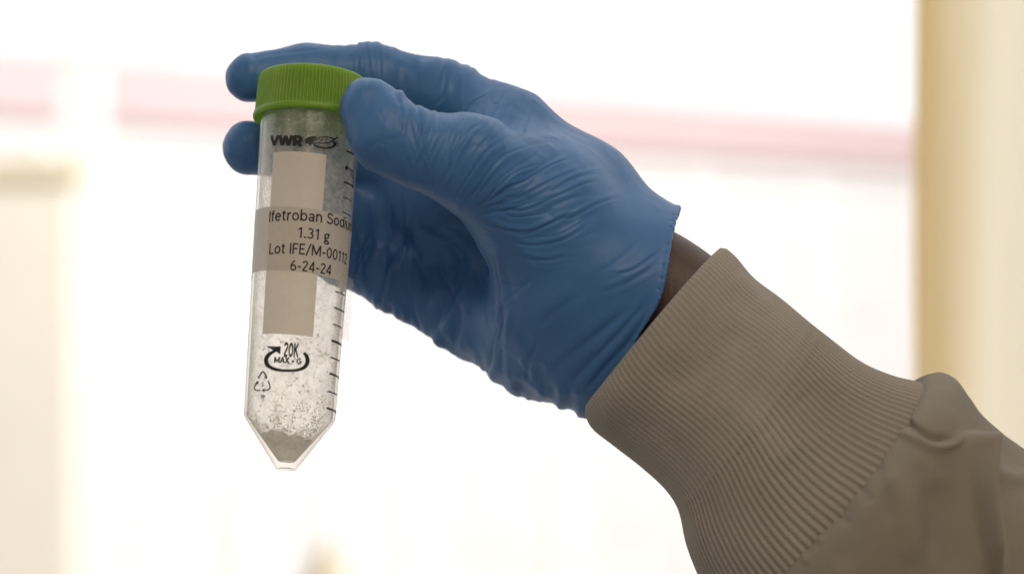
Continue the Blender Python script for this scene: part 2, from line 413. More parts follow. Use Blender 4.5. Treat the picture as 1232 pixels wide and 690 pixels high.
# label
la, ls = tuv(366, 249); lb, le = tuv(362, 326)
SK = .75                                       # mm per radian: the label sits slightly askew
lab = patch('label', R(-74), R(125), ls + .5, le + .5, .13, LABEL, tube, SK, 60, 20)
patch('tape', R(-100), R(-74.3), ls + .2, le + .9, .12, TAPE, tube, SK, 20, 12)
# torn flap of clear tape at the lower right
fu0, fs0 = R(62), s_at(352); 
U, Sx = np.meshgrid(np.linspace(R(58), R(96), 26), np.linspace(s_at(330), s_at(404), 26))
lift = .15 + np.clip((U - R(80)) / R(16), 0, 1) ** 2 * 1.6 + .35 * np.abs(np.sin(Sx * 1.3 + 3 * U)) * np.clip((U - R(76)) / R(12), 0, 1)
lift = lift + np.random.default_rng(3).random(26)[:, None] * .5 * np.clip((U - R(86)) / R(10), 0, 1)
mesh('tape', wm(tp(U, Sx + .8 * (U - R(60)), rad(Sx) + lift).reshape(-1, 3)), grid_faces(26, 26, False), TAPE, tube)

def glyphs(body, size, sx=1.0, off=0.0, align='CENTER', space=1.0):
    cu = bpy.data.curves.new('glyphs', 'FONT'); cu.body = body; cu.size = size; cu.align_x = align
    cu.offset = off; cu.resolution_u = 3; cu.space_character = space
    o = bpy.data.objects.new('glyphs', cu); C.objects.link(o)
    dg = bpy.context.evaluated_depsgraph_get(); me = bpy.data.meshes.new_from_object(o.evaluated_get(dg))
    bm = bmesh.new(); bm.from_mesh(me); bmesh.ops.triangulate(bm, faces=bm.faces[:])
    v = np.array([x.co[:2] for x in bm.verts]); f = [tuple(x.index for x in fc.verts) for fc in bm.faces]
    bm.free(); bpy.data.objects.remove(o); bpy.data.curves.remove(cu); bpy.data.meshes.remove(me)
    v[:, 0] *= sx
    return v, f
def wrap(name, v, f, u0, s0, extra, parent, skew=0.0, mat=None, rot=0.0):
    v = np.asarray(v, float)
    if rot: v = v @ np.array([[math.cos(rot), math.sin(rot)], [-math.sin(rot), math.cos(rot)]])
    u = u0 + v[:, 0] / R0; s = s0 - v[:, 1] + skew * v[:, 0] / R0
    return mesh(name, wm(tp(u, s, rad(s) + extra)), f, mat or INK, parent, smooth=False)
WD = .135
def _L(x0, y0, x1, y1, w_=None): return ('L', x0, y0, x1, y1, w_)
def _A(cx_, cy_, rx, ry, a0, a1): return ('C', [(cx_ + rx * math.cos(R(a0 + (a1 - a0) * i / 14)), cy_ + ry * math.sin(R(a0 + (a1 - a0) * i / 14))) for i in range(15)])
FONT = {
 'I': (.20, [_L(.10, 0, .10, 1)]), 'f': (.36, [_L(.17, 0, .17, .80), _A(.33, .80, .16, .15, 180, 85), _L(.03, .69, .35, .69)]),
 'e': (.62, [_A(.31, .365, .23, .31, 2, 318), _L(.09, .39, .54, .39)]), 't': (.40, [_L(.17, .92, .17, .18), _A(.31, .18, .14, .125, 180, 285), _L(.03, .69, .36, .69)]),
 'r': (.40, [_L(.10, 0, .10, .73), _A(.33, .43, .23, .245, 180, 78)]), 'o': (.64, [_A(.32, .365, .24, .31, 0, 360)]),
 'b': (.66, [_L(.10, 0, .10, 1.03), _A(.34, .365, .235, .31, 0, 360)]), 'd': (.66, [_L(.56, 0, .56, 1.03), _A(.32, .365, .235, .31, 0, 360)]),
 'a': (.58, [_A(.27, .47, .2, .2, 155, 0), _L(.47, .48, .47, 0), _A(.27, .205, .195, .155, 0, 360)]),
 'n': (.62, [_L(.10, 0, .10, .73), _A(.31, .46, .21, .215, 180, 0), _L(.52, .47, .52, 0)]), 'u': (.62, [_L(.10, .73, .10, .27), _A(.31, .27, .21, .215, 180, 360), _L(.52, .73, .52, 0)]),
 'm': (.92, [_L(.10, 0, .10, .73), _A(.285, .47, .185, .205, 180, 0), _L(.47, .48, .47, 0), _A(.655, .47, .185, .205, 180, 0), _L(.84, .48, .84, 0)]),
 'i': (.20, [_L(.10, 0, .10, .73), _L(.10, .88, .10, 1.03, .16)]), ' ': (.28, []), '.': (.24, [_L(.12, 0, .12, .16, .16)]), '-': (.42, [_L(.05, .40, .37, .40)]), '/': (.44, [_L(.03, -.08, .40, 1.05)]),
 'S': (.68, [('C', catmull(np.array([(.59, .78), (.50, .90), (.34, .94), (.17, .88), (.12, .73), (.2, .6), (.36, .53), (.52, .45), (.6, .3), (.54, .13), (.36, .06), (.18, .1), (.08, .24)]), 4))]),
 'g': (.58, [_A(.27, .47, .185, .2, 0, 360), _A(.28, -.13, .215, .13, 0, 360), ('C', catmull(np.array([(.17, .31), (.1, .2), (.16, .09), (.3, .05), (.4, .0)]), 4)), _L(.40, .62, .56, .69)]),
 'L': (.56, [_L(.10, 0, .10, 1), _L(.05, .065, .52, .065)]), 'F': (.56, [_L(.10, 0, .10, 1), _L(.05, .935, .53, .935), _L(.08, .5, .48, .5)]), 'E': (.60, [_L(.10, 0, .10, 1), _L(.05, .935, .55, .935), _L(.08, .51, .50, .51), _L(.05, .065, .55, .065)]),
 'M': (.94, [_L(.10, 0, .10, 1), _L(.84, 0, .84, 1), _L(.11, .98, .47, .12), _L(.83, .98, .47, .12)]),
 '0': (.64, [_A(.32, .5, .235, .44, 0, 360)]), '1': (.50, [_L(.32, 0, .32, 1), _L(.33, .95, .08, .78)]),
 '2': (.60, [('C', catmull(np.array([(.09, .75), (.16, .89), (.3, .94), (.45, .88), (.49, .73), (.42, .56), (.26, .35), (.1, .09)]), 4)), _L(.06, .065, .54, .065)]),
 '3': (.60, [_A(.28, .73, .2, .205, 150, -85), _A(.27, .285, .235, .225, 88, -150)]), '4': (.64, [_L(.45, 0, .45, 1), _L(.45, .96, .07, .27), _L(.03, .26, .60, .26)]),
 '6': (.62, [_A(.32, .3, .225, .24, 0, 360), ('C', catmull(np.array([(.095, .3), (.12, .52), (.23, .75), (.44, .98)]), 4))]),
 'V': (.80, [_L(.05, 1, .40, 0), _L(.40, 0, .75, 1)]), 'W': (1.12, [_L(.05, 1, .31, 0), _L(.31, 0, .56, .95), _L(.56, .95, .81, 0), _L(.81, 0, 1.07, 1)]),
 'R': (.72, [_L(.12, 0, .12, 1), _L(.06, .935, .40, .935), _L(.08, .46, .40, .46), _A(.39, .70, .21, .235, 90, -90), _L(.36, .46, .62, 0)]), 'K': (.66, [_L(.11, 0, .11, 1), _L(.13, .42, .58, 1), _L(.26, .58, .60, 0)]),
 'A': (.72, [_L(.05, 0, .36, 1), _L(.36, 1, .67, 0), _L(.15, .3, .57, .3)]), 'X': (.66, [_L(.05, 0, .6, 1), _L(.05, 1, .6, 0)]), 'G': (.72, [_A(.36, .5, .28, .44, 45, 330), _L(.38, .47, .65, .47), _L(.62, .47, .62, .1)]),
 'x': (.40, [_L(.06, .2, .34, .5), _L(.06, .5, .34, .2)]), 'P': (.62, [_L(.10, 0, .10, 1), _L(.06, .935, .34, .935), _L(.08, .44, .34, .44), _A(.33, .69, .2, .245, 90, -90)]), 'i_': (.2, []),
}
def glyphs2(body, cap, wd_, track=.05):
    V, Fc = [], []; x = 0
    for c in body:
        adv, parts = FONT[c]
        for p_ in parts:
            if p_[0] == 'L':
                q = np.array([p_[1:3], p_[3:5]], float); w_ = p_[5] or wd_
                q = np.array([q[0], (q[0] * 2 + q[1]) / 3, (q[0] + 2 * q[1]) / 3, q[1]])
            else: q = np.array(p_[1], float); w_ = wd_
            t_ = np.gradient(q, axis=0)
            if np.allclose(q[0], q[-1]): t_[0] = t_[-1] = q[1] - q[-2]
            t_ /= np.linalg.norm(t_, axis=1)[:, None]; nn = np.stack([-t_[:, 1], t_[:, 0]], 1) * w_ / 2
            k = len(V); m = len(q); V += [tuple(a) for a in (q + nn + [x, 0])] + [tuple(a) for a in (q - nn + [x, 0])]
            Fc += [(k + i, k + i + 1, k + m + i + 1, k + m + i) for i in range(m - 1)]
        x += adv + track
    return np.array(V) * cap, Fc
def textline(body, u0, py_mid, size, width, off, extra, parent, skew=0.0, name='printed_text', valign=.36):
    v, f = glyphs2(body, size, off); wd = v[:, 0].max() - v[:, 0].min()
    if width: v[:, 0] *= width / wd
    v[:, 0] -= (v[:, 0].max() + v[:, 0].min()) / 2; v[:, 1] -= size * .5
    return wrap(name, v, f, u0, py_mid, extra, parent, skew)
# four lines on the label; each is fitted between the angles read off the photograph
def fit(body, pa, pb, size, off=.135):
    (u0, s0), (u1, s1) = tuv(*pa), tuv(*pb)
    textline(body, (u0 + u1) / 2, (s0 + s1) / 2, size, (u1 - u0) * R0, off, .2, lab, (s1 - s0) / (u1 - u0))
fit('Ifetroban Sodium', (324.5, 260.5), (422.5, 273.5), 3.75)
fit('1.31 g', (358.5, 279.5), (396.5, 284.5), 3.6)
fit('Lot IFE/M-00112', (324.5, 299.5), (416.5, 312), 3.7)
fit('6-24-24', (349.5, 319), (398, 325), 3.6)
# maker's name, leaf mark and circled R
def fit2(body, pa, pb, size, off, name='printed_text', space=1.0):
    (u0, s0), (u1, s1) = tuv(*pa), tuv(*pb)
    return textline(body, (u0 + u1) / 2, (s0 + s1) / 2, size, (u1 - u0) * R0, off, .1, tube, (s1 - s0) / (u1 - u0), name)
fit2('VWR', (325, 169.5), (364.5, 170.5), 3.5, .30)
def px_poly(name, polys, extra=.1, parent=None):   # flat ink shapes, outline points read off the photograph
    VV, FF = [], []
    for poly in polys:
        bm = bmesh.new()
        uv = np.array([tuv(*q) for q in poly]); vs = [bm.verts.new((u * R0, s, 0)) for u, s in uv]
        bm.faces.new(vs); bmesh.ops.triangulate(bm, faces=bm.faces[:]); bm.verts.index_update()
        k = len(VV)
        VV += [(x.co.x, x.co.y) for x in bm.verts]; FF += [tuple(k + x.index for x in fc.verts) for fc in bm.faces]
        bm.free()
    VV = np.array(VV); s = VV[:, 1]
    return mesh(name, wm(tp(VV[:, 0] / R0, s, rad(s) + extra)), FF, INK, parent or tube, smooth=False)
def stroke(pts, wd, n=4):                          # a polyline in photo pixels thickened to polygons
    p = catmull(np.array(pts, float), n); wd = np.interp(np.linspace(0, 1, len(p)), np.linspace(0, 1, len(np.atleast_1d(wd))), np.atleast_1d(wd))
    t_ = np.gradient(p, axis=0); t_ /= np.linalg.norm(t_, axis=1)[:, None]; nn = np.stack([-t_[:, 1], t_[:, 0]], 1) * wd[:, None] / 2
    a, b = p + nn, p - nn
    return [[a[i], a[i + 1], b[i + 1], b[i]] for i in range(len(p) - 1)]
leaf = [[(366.5, 170), (368, 167), (371, 165), (376, 164), (382.5, 163.7), (379, 166.5), (375, 170), (372.5, 173), (368.5, 172.8)]]
leaf += stroke([(372.5, 174.5), (377, 169.5), (384, 165.8), (392, 164.8), (399, 166.2), (402.5, 168)], [2.0, 1.5, 1.2, 1.5, 2.0])
leaf += stroke([(377.5, 174.2), (384, 177), (393, 178.2), (400, 176.6), (402.5, 173), (400.5, 170)], [2.6, 2.2, 2.0, 2.6, 3.0, 1.6])
leaf += stroke([(375, 172.5), (382, 172.2), (391, 172.4), (398, 170.5), (406, 165)], [1.3, 1.1, 1.2, 1.8, 2.0])
leaf += stroke([(388, 165.2), (386.5, 168.5), (384, 172)], .8) + stroke([(393.5, 165), (392.5, 168.5), (391, 172)], .8)
px_poly('leaf_logo', leaf)
v_, f_ = glyphs('®', 2.6, 1, .02); u_, s_ = tuv(405, 173); v_ -= v_.mean(0); wrap('registered_mark', v_, f_, u_, s_, .1, tube)
# graduations
gr = [((416.2, 180.5), (426.5, 188.5), 1.6), ((413.5, 218), (425, 226), 1.6), ((412.5, 236.5), (423.5, 243), 1.0), ((411, 254.5), (422.5, 261), 1.0),
      ((403.4, 350), (414.8, 356.2), 1.3), ((401.6, 369.5), (413.6, 375.8), 1.7), ((400.2, 389.3), (411, 395.2), 1.3), ((398.6, 409), (411, 416.3), 2.1),
      ((397.4, 429.3), (408.6, 434.8), 1.3), ((396, 449), (408, 454.8), 1.8), ((394, 470), (405.8, 475.8), 1.3), ((392.4, 490.3), (404.6, 496.6), 1.9)]
for a, b, wd in gr:
    (u0, s0), (u1, s1) = tuv(*a), tuv(b[0] - .3, b[1])
    u1 = max(u1, u0 + .35); u1 = min(u1, 1.6); wmm = wd / 2.8; s0 = s1 = (s0 * 2 + s1) / 3
    U = np.linspace(u0, u1, 10); pv = np.concatenate([np.stack([U, np.full(10, s0 - wmm / 2)], 1), np.stack([U, np.full(10, s0 + wmm / 2)], 1)])
    mesh('graduation_mark', wm(tp(pv[:, 0], pv[:, 1], rad(pv[:, 1]) + (.1 if not 247 < a[1] < 330 else .1))), grid_faces(10, 2, False), INK, tube, smooth=False)
px_poly('arrow_mark', [[(414.8, 201.5), (417, 197.5), (418.5, 203), (415.5, 205.5)]] + stroke([(416.5, 201), (420, 203), (424.5, 206.5)], 1.3))
v_, f_ = glyphs2('FILL', 1.9, .15); u_, s_ = tuv(420.3, 212.5); wrap('printed_text', v_, f_, u_, s_, .1, tube)
# 20K arrow, MAX x G
fit2('20K', (341.5, 420), (359.5, 421.5), 4.7, .19)
fit2('MAX x G', (330, 432.5), (362.5, 434.5), 2.0, .22)
arr = [[(320, 416), (338, 416.4), (337.3, 426), (332.5, 422.8), (329, 421.3)]]
arr += stroke([(332, 421.5), (324.5, 425.5), (320.5, 431.5), (321.5, 438), (328, 442.8), (337, 445), (347, 445.6), (358, 444.8), (366, 441.5), (369.7, 436), (369.2, 429), (365.5, 424)], [3.0, 4.4, 5.2, 5.0, 4.0, 3.4, 3.2, 3.4, 4.4, 5.0, 4.8, 3.6])
px_poly('spin_arrow', arr)
rec = stroke([(310.8, 455), (313, 451.2), (316.2, 446.6), (319, 449.6), (320.8, 453.6)], 1.6) + [[(318, 453.8), (321.5, 450.8), (321.6, 455.6)]]
rec += stroke([(322.5, 458), (324.6, 462.5), (324.8, 466.5), (321.5, 468.8), (316.5, 469.2)], 1.6) + [[(318.6, 466.6), (318.4, 471.6), (314.8, 469)]]
rec += stroke([(313.2, 469.3), (308.4, 469.2), (306.3, 466.8), (307.6, 463), (310, 458.6)], 1.6) + [[(307.6, 460.2), (311.2, 457.6), (311.4, 462)]]
px_poly('recycling_mark', rec)
v_, f_ = glyphs('5', 2.3, 1, .03); u_, s_ = tuv(315.8, 465); wrap('printed_text', v_, f_, u_, s_, .1, tube)
v_, f_ = glyphs2('PP', 1.4, .2); u_, s_ = tuv(314, 480); wrap('printed_text', v_, f_, u_, s_, .1, tube)

# powder: heap in the cone plus grains and crusts on the inner wall
nseg, nr = 96, 26
def heap_top(ph): return s_at(528) + 1.1 * np.cos(ph - 2.4) + .4 * np.sin(3 * ph) + .3 * np.sin(7 * ph + 1) + .25 * np.sin(15 * ph)
def rin(s):
    k = np.clip((s - S_CONE) / (S_TIP - 2 - S_CONE), 0, 1); return np.where(s < S_CONE, R1 - wall, R1 - wall + k * (RT - R1)) - .12
ph = np.linspace(-math.pi, math.pi, nseg, endpoint=False)
V = []
for j in range(14):                            # wall of the heap
    s = heap_top(ph) + (S_TIP - 2.2 - heap_top(ph)) * (1 - j / 13)
    V.append(tp(ph, s, rin(s)))
for j in range(1, 14):                         # its top, a crater
    k = 1 - j / 13; s = heap_top(ph) + 2.0 * (1 - k) + .7 * (noise3(np.stack([np.cos(ph) * k * 5 + 9, np.sin(ph) * k * 5 + 9, np.full(nseg, 3.)], 1)) * 2)
    V.append(tp(ph, s, np.maximum(rin(heap_top(ph)) * k, .01)))
V = np.concatenate(V)
FH = grid_faces(nseg, 27, True)
# grains
okt = np.array([[1, 0, 0], [-1, 0, 0], [0, 1, 0], [0, -1, 0], [0, 0, 1], [0, 0, -1]], float)
okf = np.array([[0, 2, 4], [2, 1, 4], [1, 3, 4], [3, 0, 4], [2, 0, 5], [1, 2, 5], [3, 1, 5], [0, 3, 5]])
N = 120000
gu = rng.uniform(-math.pi, math.pi, N); gs = rng.uniform(-1, s_at(538), N)
q = np.stack([np.cos(gu) * R1, np.sin(gu) * R1, gs], 1) + 40
cl = noise3(q * .22) + .7 * noise3(q * .55) + .5 * noise3(q * 1.3)
frac = (gs - s_at(405)) / (s_at(505) - s_at(405))
dens = np.where(gs < s_at(405), .045 + .10 * (cl > .12), .06 + .55 * np.clip(cl * 2.6 + .25 * frac - .12 + .22 * np.cos(gu - .9) - .15, 0, 1))
band = np.exp(-((gs - s_at(496) - 1.0 * np.sin(gu * 2)) / 2.6) ** 2) * (np.cos(gu + .5) > -.2); dens = dens + .5 * band * (cl > -.15)
top = np.exp(-np.clip(gs, 0, None) / 9.) * .3 * (cl > -.05); dens = dens + top
dens = np.where(gs > s_at(506), dens + .25, dens)
keep = rng.random(N) < dens * .6
gu, gs, clk = gu[keep], gs[keep], cl[keep]
n = len(gu); sz = np.exp(rng.normal(-2.25, .5, n)) * np.where(gs < s_at(400), .8, 1.15); sz = np.clip(sz, .04, .6)
rr = rin(gs) - sz * .25
cen = tp(gu, gs, rr)
jit = okt[None] * (1 + rng.uniform(-.35, .35, (n, 6, 1)))
rad_d = np.cos(gu)[:, None] * e0 + np.sin(gu)[:, None] * e1; tan_d = -np.sin(gu)[:, None] * e0 + np.cos(gu)[:, None] * e1
rot = rng.uniform(0, 6.28, n); c_, s_ = np.cos(rot)[:, None], np.sin(rot)[:, None]
A1 = tan_d * c_ + ax * s_; A2 = -tan_d * s_ + ax * c_
G = cen[:, None, :] + sz[:, None, None] * (jit[..., :1] * A1[:, None] * 1.25 + jit[..., 1:2] * A2[:, None] + jit[..., 2:] * rad_d[:, None] * .5)
FG = (okf[None] + (np.arange(n) * 6)[:, None, None]).reshape(-1, 3) + len(V)
allv = np.concatenate([V, G.reshape(-1, 3)])
faces = [tuple(f) for f in FH] + [tuple(f) for f in FG]
pw = mesh('powder', wm(allv), faces, POWDER, None, smooth=False)
tag(pw, 'white powder heaped in the cone and caked on the inside of the clear tube', 'powder', kind='stuff')

# ------------------------------------------------------------------ gloved hand: blended limbs on a voxel field
VOX = .75
lo = np.array([P(255, 0, 60)[0] - 6, D0 - 55, P(0, 500, 60)[2] - 8]); hi = np.array([P(880, 0, 60)[0] + 4, D0 + 82, P(0, 30, 60)[2] + 8])
dim = np.ceil((hi - lo) / VOX).astype(int)
axs = [lo[i] + VOX * np.arange(dim[i], dtype=np.float32) for i in range(3)]
def rcone(p, a, b, r1, r2):                    # distance to a tapered capsule
    ba = b - a; l2 = ba @ ba; rr = r1 - r2; a2 = l2 - rr * rr; il2 = 1 / l2
    pa = p - a; y = pa @ ba; z = y - l2
    x2 = ((pa * l2 - y[..., None] * ba) ** 2).sum(-1); y2 = y * y * l2; z2 = z * z * l2
    k = np.sign(rr) * rr * rr * x2
    d = (np.sqrt(np.maximum(x2 * a2 * il2, 0)) + y * rr) * il2 - r1
    c1 = np.sign(z) * a2 * z2 > k; c2 = np.sign(y) * a2 * y2 < k
    return np.where(c1, np.sqrt(x2 + z2) * il2 - r2, np.where(c2, np.sqrt(x2 + y2) * il2 - r1, d))
FLD = np.full(dim, 25., np.float32)
def smin(a, b, k):
    h = np.clip(.5 + .5 * (b - a) / k, 0, 1); return b * (1 - h) + a * h - k * h * (1 - h)
def add(field, a, ra, b, rb, k):
    a, b = np.asarray(a), np.asarray(b); m = max(ra, rb) + k + 9
    i0 = np.maximum(((np.minimum(a, b) - m - lo) / VOX).astype(int), 0); i1 = np.minimum(((np.maximum(a, b) + m - lo) / VOX).astype(int) + 1, dim)
    s = tuple(slice(i0[i], i1[i]) for i in range(3))
    g = np.stack(np.meshgrid(*[axs[i][s[i]] for i in range(3)], indexing='ij'), -1).astype(np.float32)
    d = rcone(g, a.astype(np.float32), b.astype(np.float32), ra, rb).astype(np.float32)
    field[s] = smin(field[s], d, k)
def chain(field, js, k):
    for (a, b) in zip(js[:-1], js[1:]):
        add(field, P(*a[:3]), a[3], P(*b[:3]), b[3], k)
def join(field, js, kin, kout):
    f = np.full(dim, 25., np.float32); chain(f, js, kin); field[...] = smin(field, f, kout)
# palm: the four metacarpals, thenar and hypothenar, wrist
chain(FLD, [(612, 158, 24, 14), (700, 236, 20, 17.5), (768, 318, 14, 20), (838, 360, 8, 20)], 12)
chain(FLD, [(608, 232, 38, 14), (755, 342, 18, 20), (820, 385, 8, 20)], 14)
chain(FLD, [(590, 308, 42, 14), (742, 388, 14, 18), (800, 425, 8, 18)], 14)
chain(FLD, [(572, 378, 38, 15.5), (655, 408, 24, 19), (722, 424, 12, 17.5), (775, 450, 8, 17)], 14)
chain(FLD, [(662, 265, 2, 22), (700, 330, 2, 22), (750, 350, 4, 22)], 14)
chain(FLD, [(665, 372, 8, 19), (720, 405, 8, 17)], 14)
chain(FLD, [(600, 175, 10, 12), (640, 230, 6, 17)], 14)          # web between thumb and index
chain(FLD, [(560, 230, 34, 11), (500, 245, 42, 10), (455, 235, 46, 9)], 10)
chain(FLD, [(545, 300, 46, 10), (460, 260, 52, 9)], 10)
# fingers
join(FLD, [(612, 158, 24, 14.2), (535, 118, 34, 13.0), (450, 92, 37, 11.2), (370, 89, 34, 10.0), (300, 94, 25, 8.5)], 4, 7)
join(FLD, [(608, 232, 38, 14), (470, 196, 44, 11.2), (380, 180, 33, 10.2), (302, 178, 22, 9.8)], 4, 6)
join(FLD, [(590, 308, 42, 14), (465, 285, 54, 11), (420, 262, 40, 10), (392, 250, 32, 9)], 4, 6)
join(FLD, [(572, 378, 38, 15), (470, 335, 46, 11.5), (415, 308, 38, 10), (385, 292, 30, 8.6)], 4, 6)
join(FLD, [(445, 130, -20, 10.2), (467, 162, -21, 12.0), (503, 180, -21, 12.2), (565, 195, -17, 15.6), (650, 255, -3, 21)], 5, 11)
# wrist end: cut by a bowed surface, hollowed
e_top, e_bot = P(819, 262, 0), P(722, 489, 0); ce = (e_top + e_bot) / 2
ch = e_bot - e_top; half = np.linalg.norm(ch) / 2; chn = ch / (2 * half); nn_ = np.array([-chn[2], 0, chn[0]]); nn_ *= np.sign(nn_[0])
gx, gy, gz = np.meshgrid(*axs, indexing='ij')
tt = ((gx - ce[0]) * chn[0] + (gz - ce[2]) * chn[2]) / half
front = np.clip((gy - D0 - 5) / 30, -1, 1)
cutd = (gx - ce[0]) * nn_[0] + (gz - ce[2]) * nn_[2] - (3.8 * (1 - tt * tt) * np.clip(-front, -.6, 1) + .8 * np.sin(tt * 7 + gy * .12))
bead = np.exp(-((cutd + .9) / .9) ** 2) * .8 + np.clip((cutd + 14) / 14, 0, 1) ** 2 * 1.2
G0 = FLD - bead
hole = np.maximum(G0 + 1.15 + np.clip((-cutd - 1.5) * .25, 0, 1.0), -(cutd + 12))
FLD = np.maximum(np.maximum(G0, cutd), -hole)
del gx, gy, gz, tt, front, cutd, bead, G0, hole

def surface_nets(f):
    nx, ny, nz = f.shape; sg = f < 0
    c = np.zeros((nx - 1, ny - 1, nz - 1), np.int8)
    for i in (0, 1):
        for j in (0, 1):
            for k in (0, 1): c += sg[i:nx - 1 + i, j:ny - 1 + j, k:nz - 1 + k]
    act = (c > 0) & (c < 8); idx = np.full(act.shape, -1, np.int64); cells = np.argwhere(act); idx[act] = np.arange(len(cells))
    corner = np.array([[i, j, k] for i in (0, 1) for j in (0, 1) for k in (0, 1)])
    val = np.stack([f[tuple((cells + o).T)] for o in corner], 1)
    acc = np.zeros((len(cells), 3)); cnt = np.zeros(len(cells))
    for a in range(8):
        for b in range(a + 1, 8):
            if np.abs(corner[a] - corner[b]).sum() != 1: continue
            va, vb = val[:, a], val[:, b]; m = (va < 0) != (vb < 0)
            tt_ = np.where(m, va / np.where(m, va - vb, 1), 0)
            acc += np.where(m[:, None], corner[a] + tt_[:, None] * (corner[b] - corner[a]), 0); cnt += m
    v = cells + acc / cnt[:, None]
    faces = []
    for axn in range(3):
        u, w_ = (axn + 1) % 3, (axn + 2) % 3
        sl0 = [slice(1, -1)] * 3; sl0[axn] = slice(0, -1); sl1 = [slice(1, -1)] * 3; sl1[axn] = slice(1, None)
        s0, s1 = sg[tuple(sl0)], sg[tuple(sl1)]
        e = np.argwhere(s0 != s1); fl = s0[tuple(e.T)]
        e = e + np.array([0 if i == axn else 1 for i in range(3)])
        def at(du, dw):
            o = e.copy(); o[:, u] += du; o[:, w_] += dw; return idx[tuple(o.T)]
        qd = np.stack([at(-1, -1), at(0, -1), at(0, 0), at(-1, 0)], 1)
        qd = np.where(fl[:, None], qd, qd[:, ::-1]); faces.append(qd)
    return v, np.concatenate(faces)
hv, hf = surface_nets(FLD); hf = hf[(hf >= 0).all(1)]
hv = hv * VOX + lo
def smooth_mesh(v, f, it, lam=.5):
    e = np.concatenate([f[:, [0, 1]], f[:, [1, 2]], f[:, [2, 3]], f[:, [3, 0]]])
    for _ in range(it):
        s = np.stack([np.bincount(e[:, 0], v[e[:, 1], i], len(v)) + np.bincount(e[:, 1], v[e[:, 0], i], len(v)) for i in range(3)], 1)
        c = np.bincount(e[:, 0], minlength=len(v)) + np.bincount(e[:, 1], minlength=len(v))
        v = v + lam * (s / c[:, None] - v)
    return v
hv = smooth_mesh(hv, hf, 3)
def subdivide(v, f):
    e = np.sort(np.concatenate([f[:, [k, (k + 1) % 4]] for k in range(4)]), 1)
    key = e[:, 0].astype(np.int64) * len(v) + e[:, 1]; uk, inv = np.unique(key, return_inverse=True)
    mid = (v[uk // len(v)] + v[uk % len(v)]) / 2; n, m = len(f), len(uk); fc = v[f].mean(1)
    E = [len(v) + inv[k * n:(k + 1) * n] for k in range(4)]; Cn = len(v) + m + np.arange(n)
    nf = np.concatenate([np.stack([f[:, k], E[k], Cn, E[k - 1]], 1) for k in range(4)])
    return np.concatenate([v, mid, fc]), nf
hv, hf = subdivide(hv, hf); hv = smooth_mesh(hv, hf, 2)
def normals(v, f):
    n = np.cross(v[f[:, 2]] - v[f[:, 0]], v[f[:, 3]] - v[f[:, 1]]); o = np.zeros_like(v)
    for k in range(4):
        for i in range(3): o[:, i] += np.bincount(f[:, k], n[:, i], len(v))
    return o / (np.linalg.norm(o, axis=1)[:, None] + 1e-9)

# creases and folds of the glove: lines over its camera-side skin, (points, width px, height mm, kind)
def crease_field(v, nrm, creases, side=.05):
    p = proj(v); h = np.zeros(len(v)); face = np.clip((-nrm[:, 1] + side) / .35, 0, 1)
    for cr in creases:
        pts_, wd, amp, kind = cr[:4]; dr = cr[4] if len(cr) > 4 else None
        q = catmull(np.array(pts_, float), 5); m = 4 * wd + 4
        sel = np.where((p[:, 0] > q[:, 0].min() - m) & (p[:, 0] < q[:, 0].max() + m) & (p[:, 1] > q[:, 1].min() - m) & (p[:, 1] < q[:, 1].max() + m))[0]
        if dr is not None: sel = sel[(v[sel, 1] - D0 > dr[0]) & (v[sel, 1] - D0 < dr[1])]
        if not len(sel): continue
        ps_ = p[sel]; best = np.full(len(sel), 1e9); sd = np.zeros(len(sel)); tp_ = np.zeros(len(sel)); n_ = len(q) - 1
        for i in range(n_):
            d = q[i + 1] - q[i]; L2 = d @ d; r_ = ps_ - q[i]; tt_ = np.clip(r_ @ d / L2, 0, 1)
            e = r_ - tt_[:, None] * d; de = np.sqrt((e ** 2).sum(1)); b = de < best
            best[b] = de[b]; sd[b] = np.sign(d[0] * r_[b, 1] - d[1] * r_[b, 0]) * de[b]; tp_[b] = (i + tt_[b]) / n_
        fade = np.clip(np.minimum(tp_, 1 - tp_) * 4.5, 0, 1); fade = fade * fade * (3 - 2 * fade)
        if kind == 'ridge': g = np.exp(-(sd / wd) ** 2)
        elif kind == 'valley': g = -np.exp(-(sd / wd) ** 2)
        elif kind == 'fold':  g = .85 * np.exp(-((sd + wd * 1.05) / (wd * 1.25)) ** 2) - .8 * np.exp(-((sd - wd * .25) / (wd * .55)) ** 2) + .3 * np.exp(-((sd - wd * 1.7) / (wd * 1.2)) ** 2)
        elif kind == 'step': g = 1 / (1 + np.exp(np.clip(sd / (wd * .35), -30, 30))) * np.exp(-(sd / (3.2 * wd)) ** 2)
        # the closeness past a line's end
        g = g * fade * np.clip(1.6 - best / (3 * wd), 0, 1)
        h[sel] += amp * g * face[sel]
    return h
NEAR, FARD, PALM = (-60, 14), (8, 90), (0, 90)
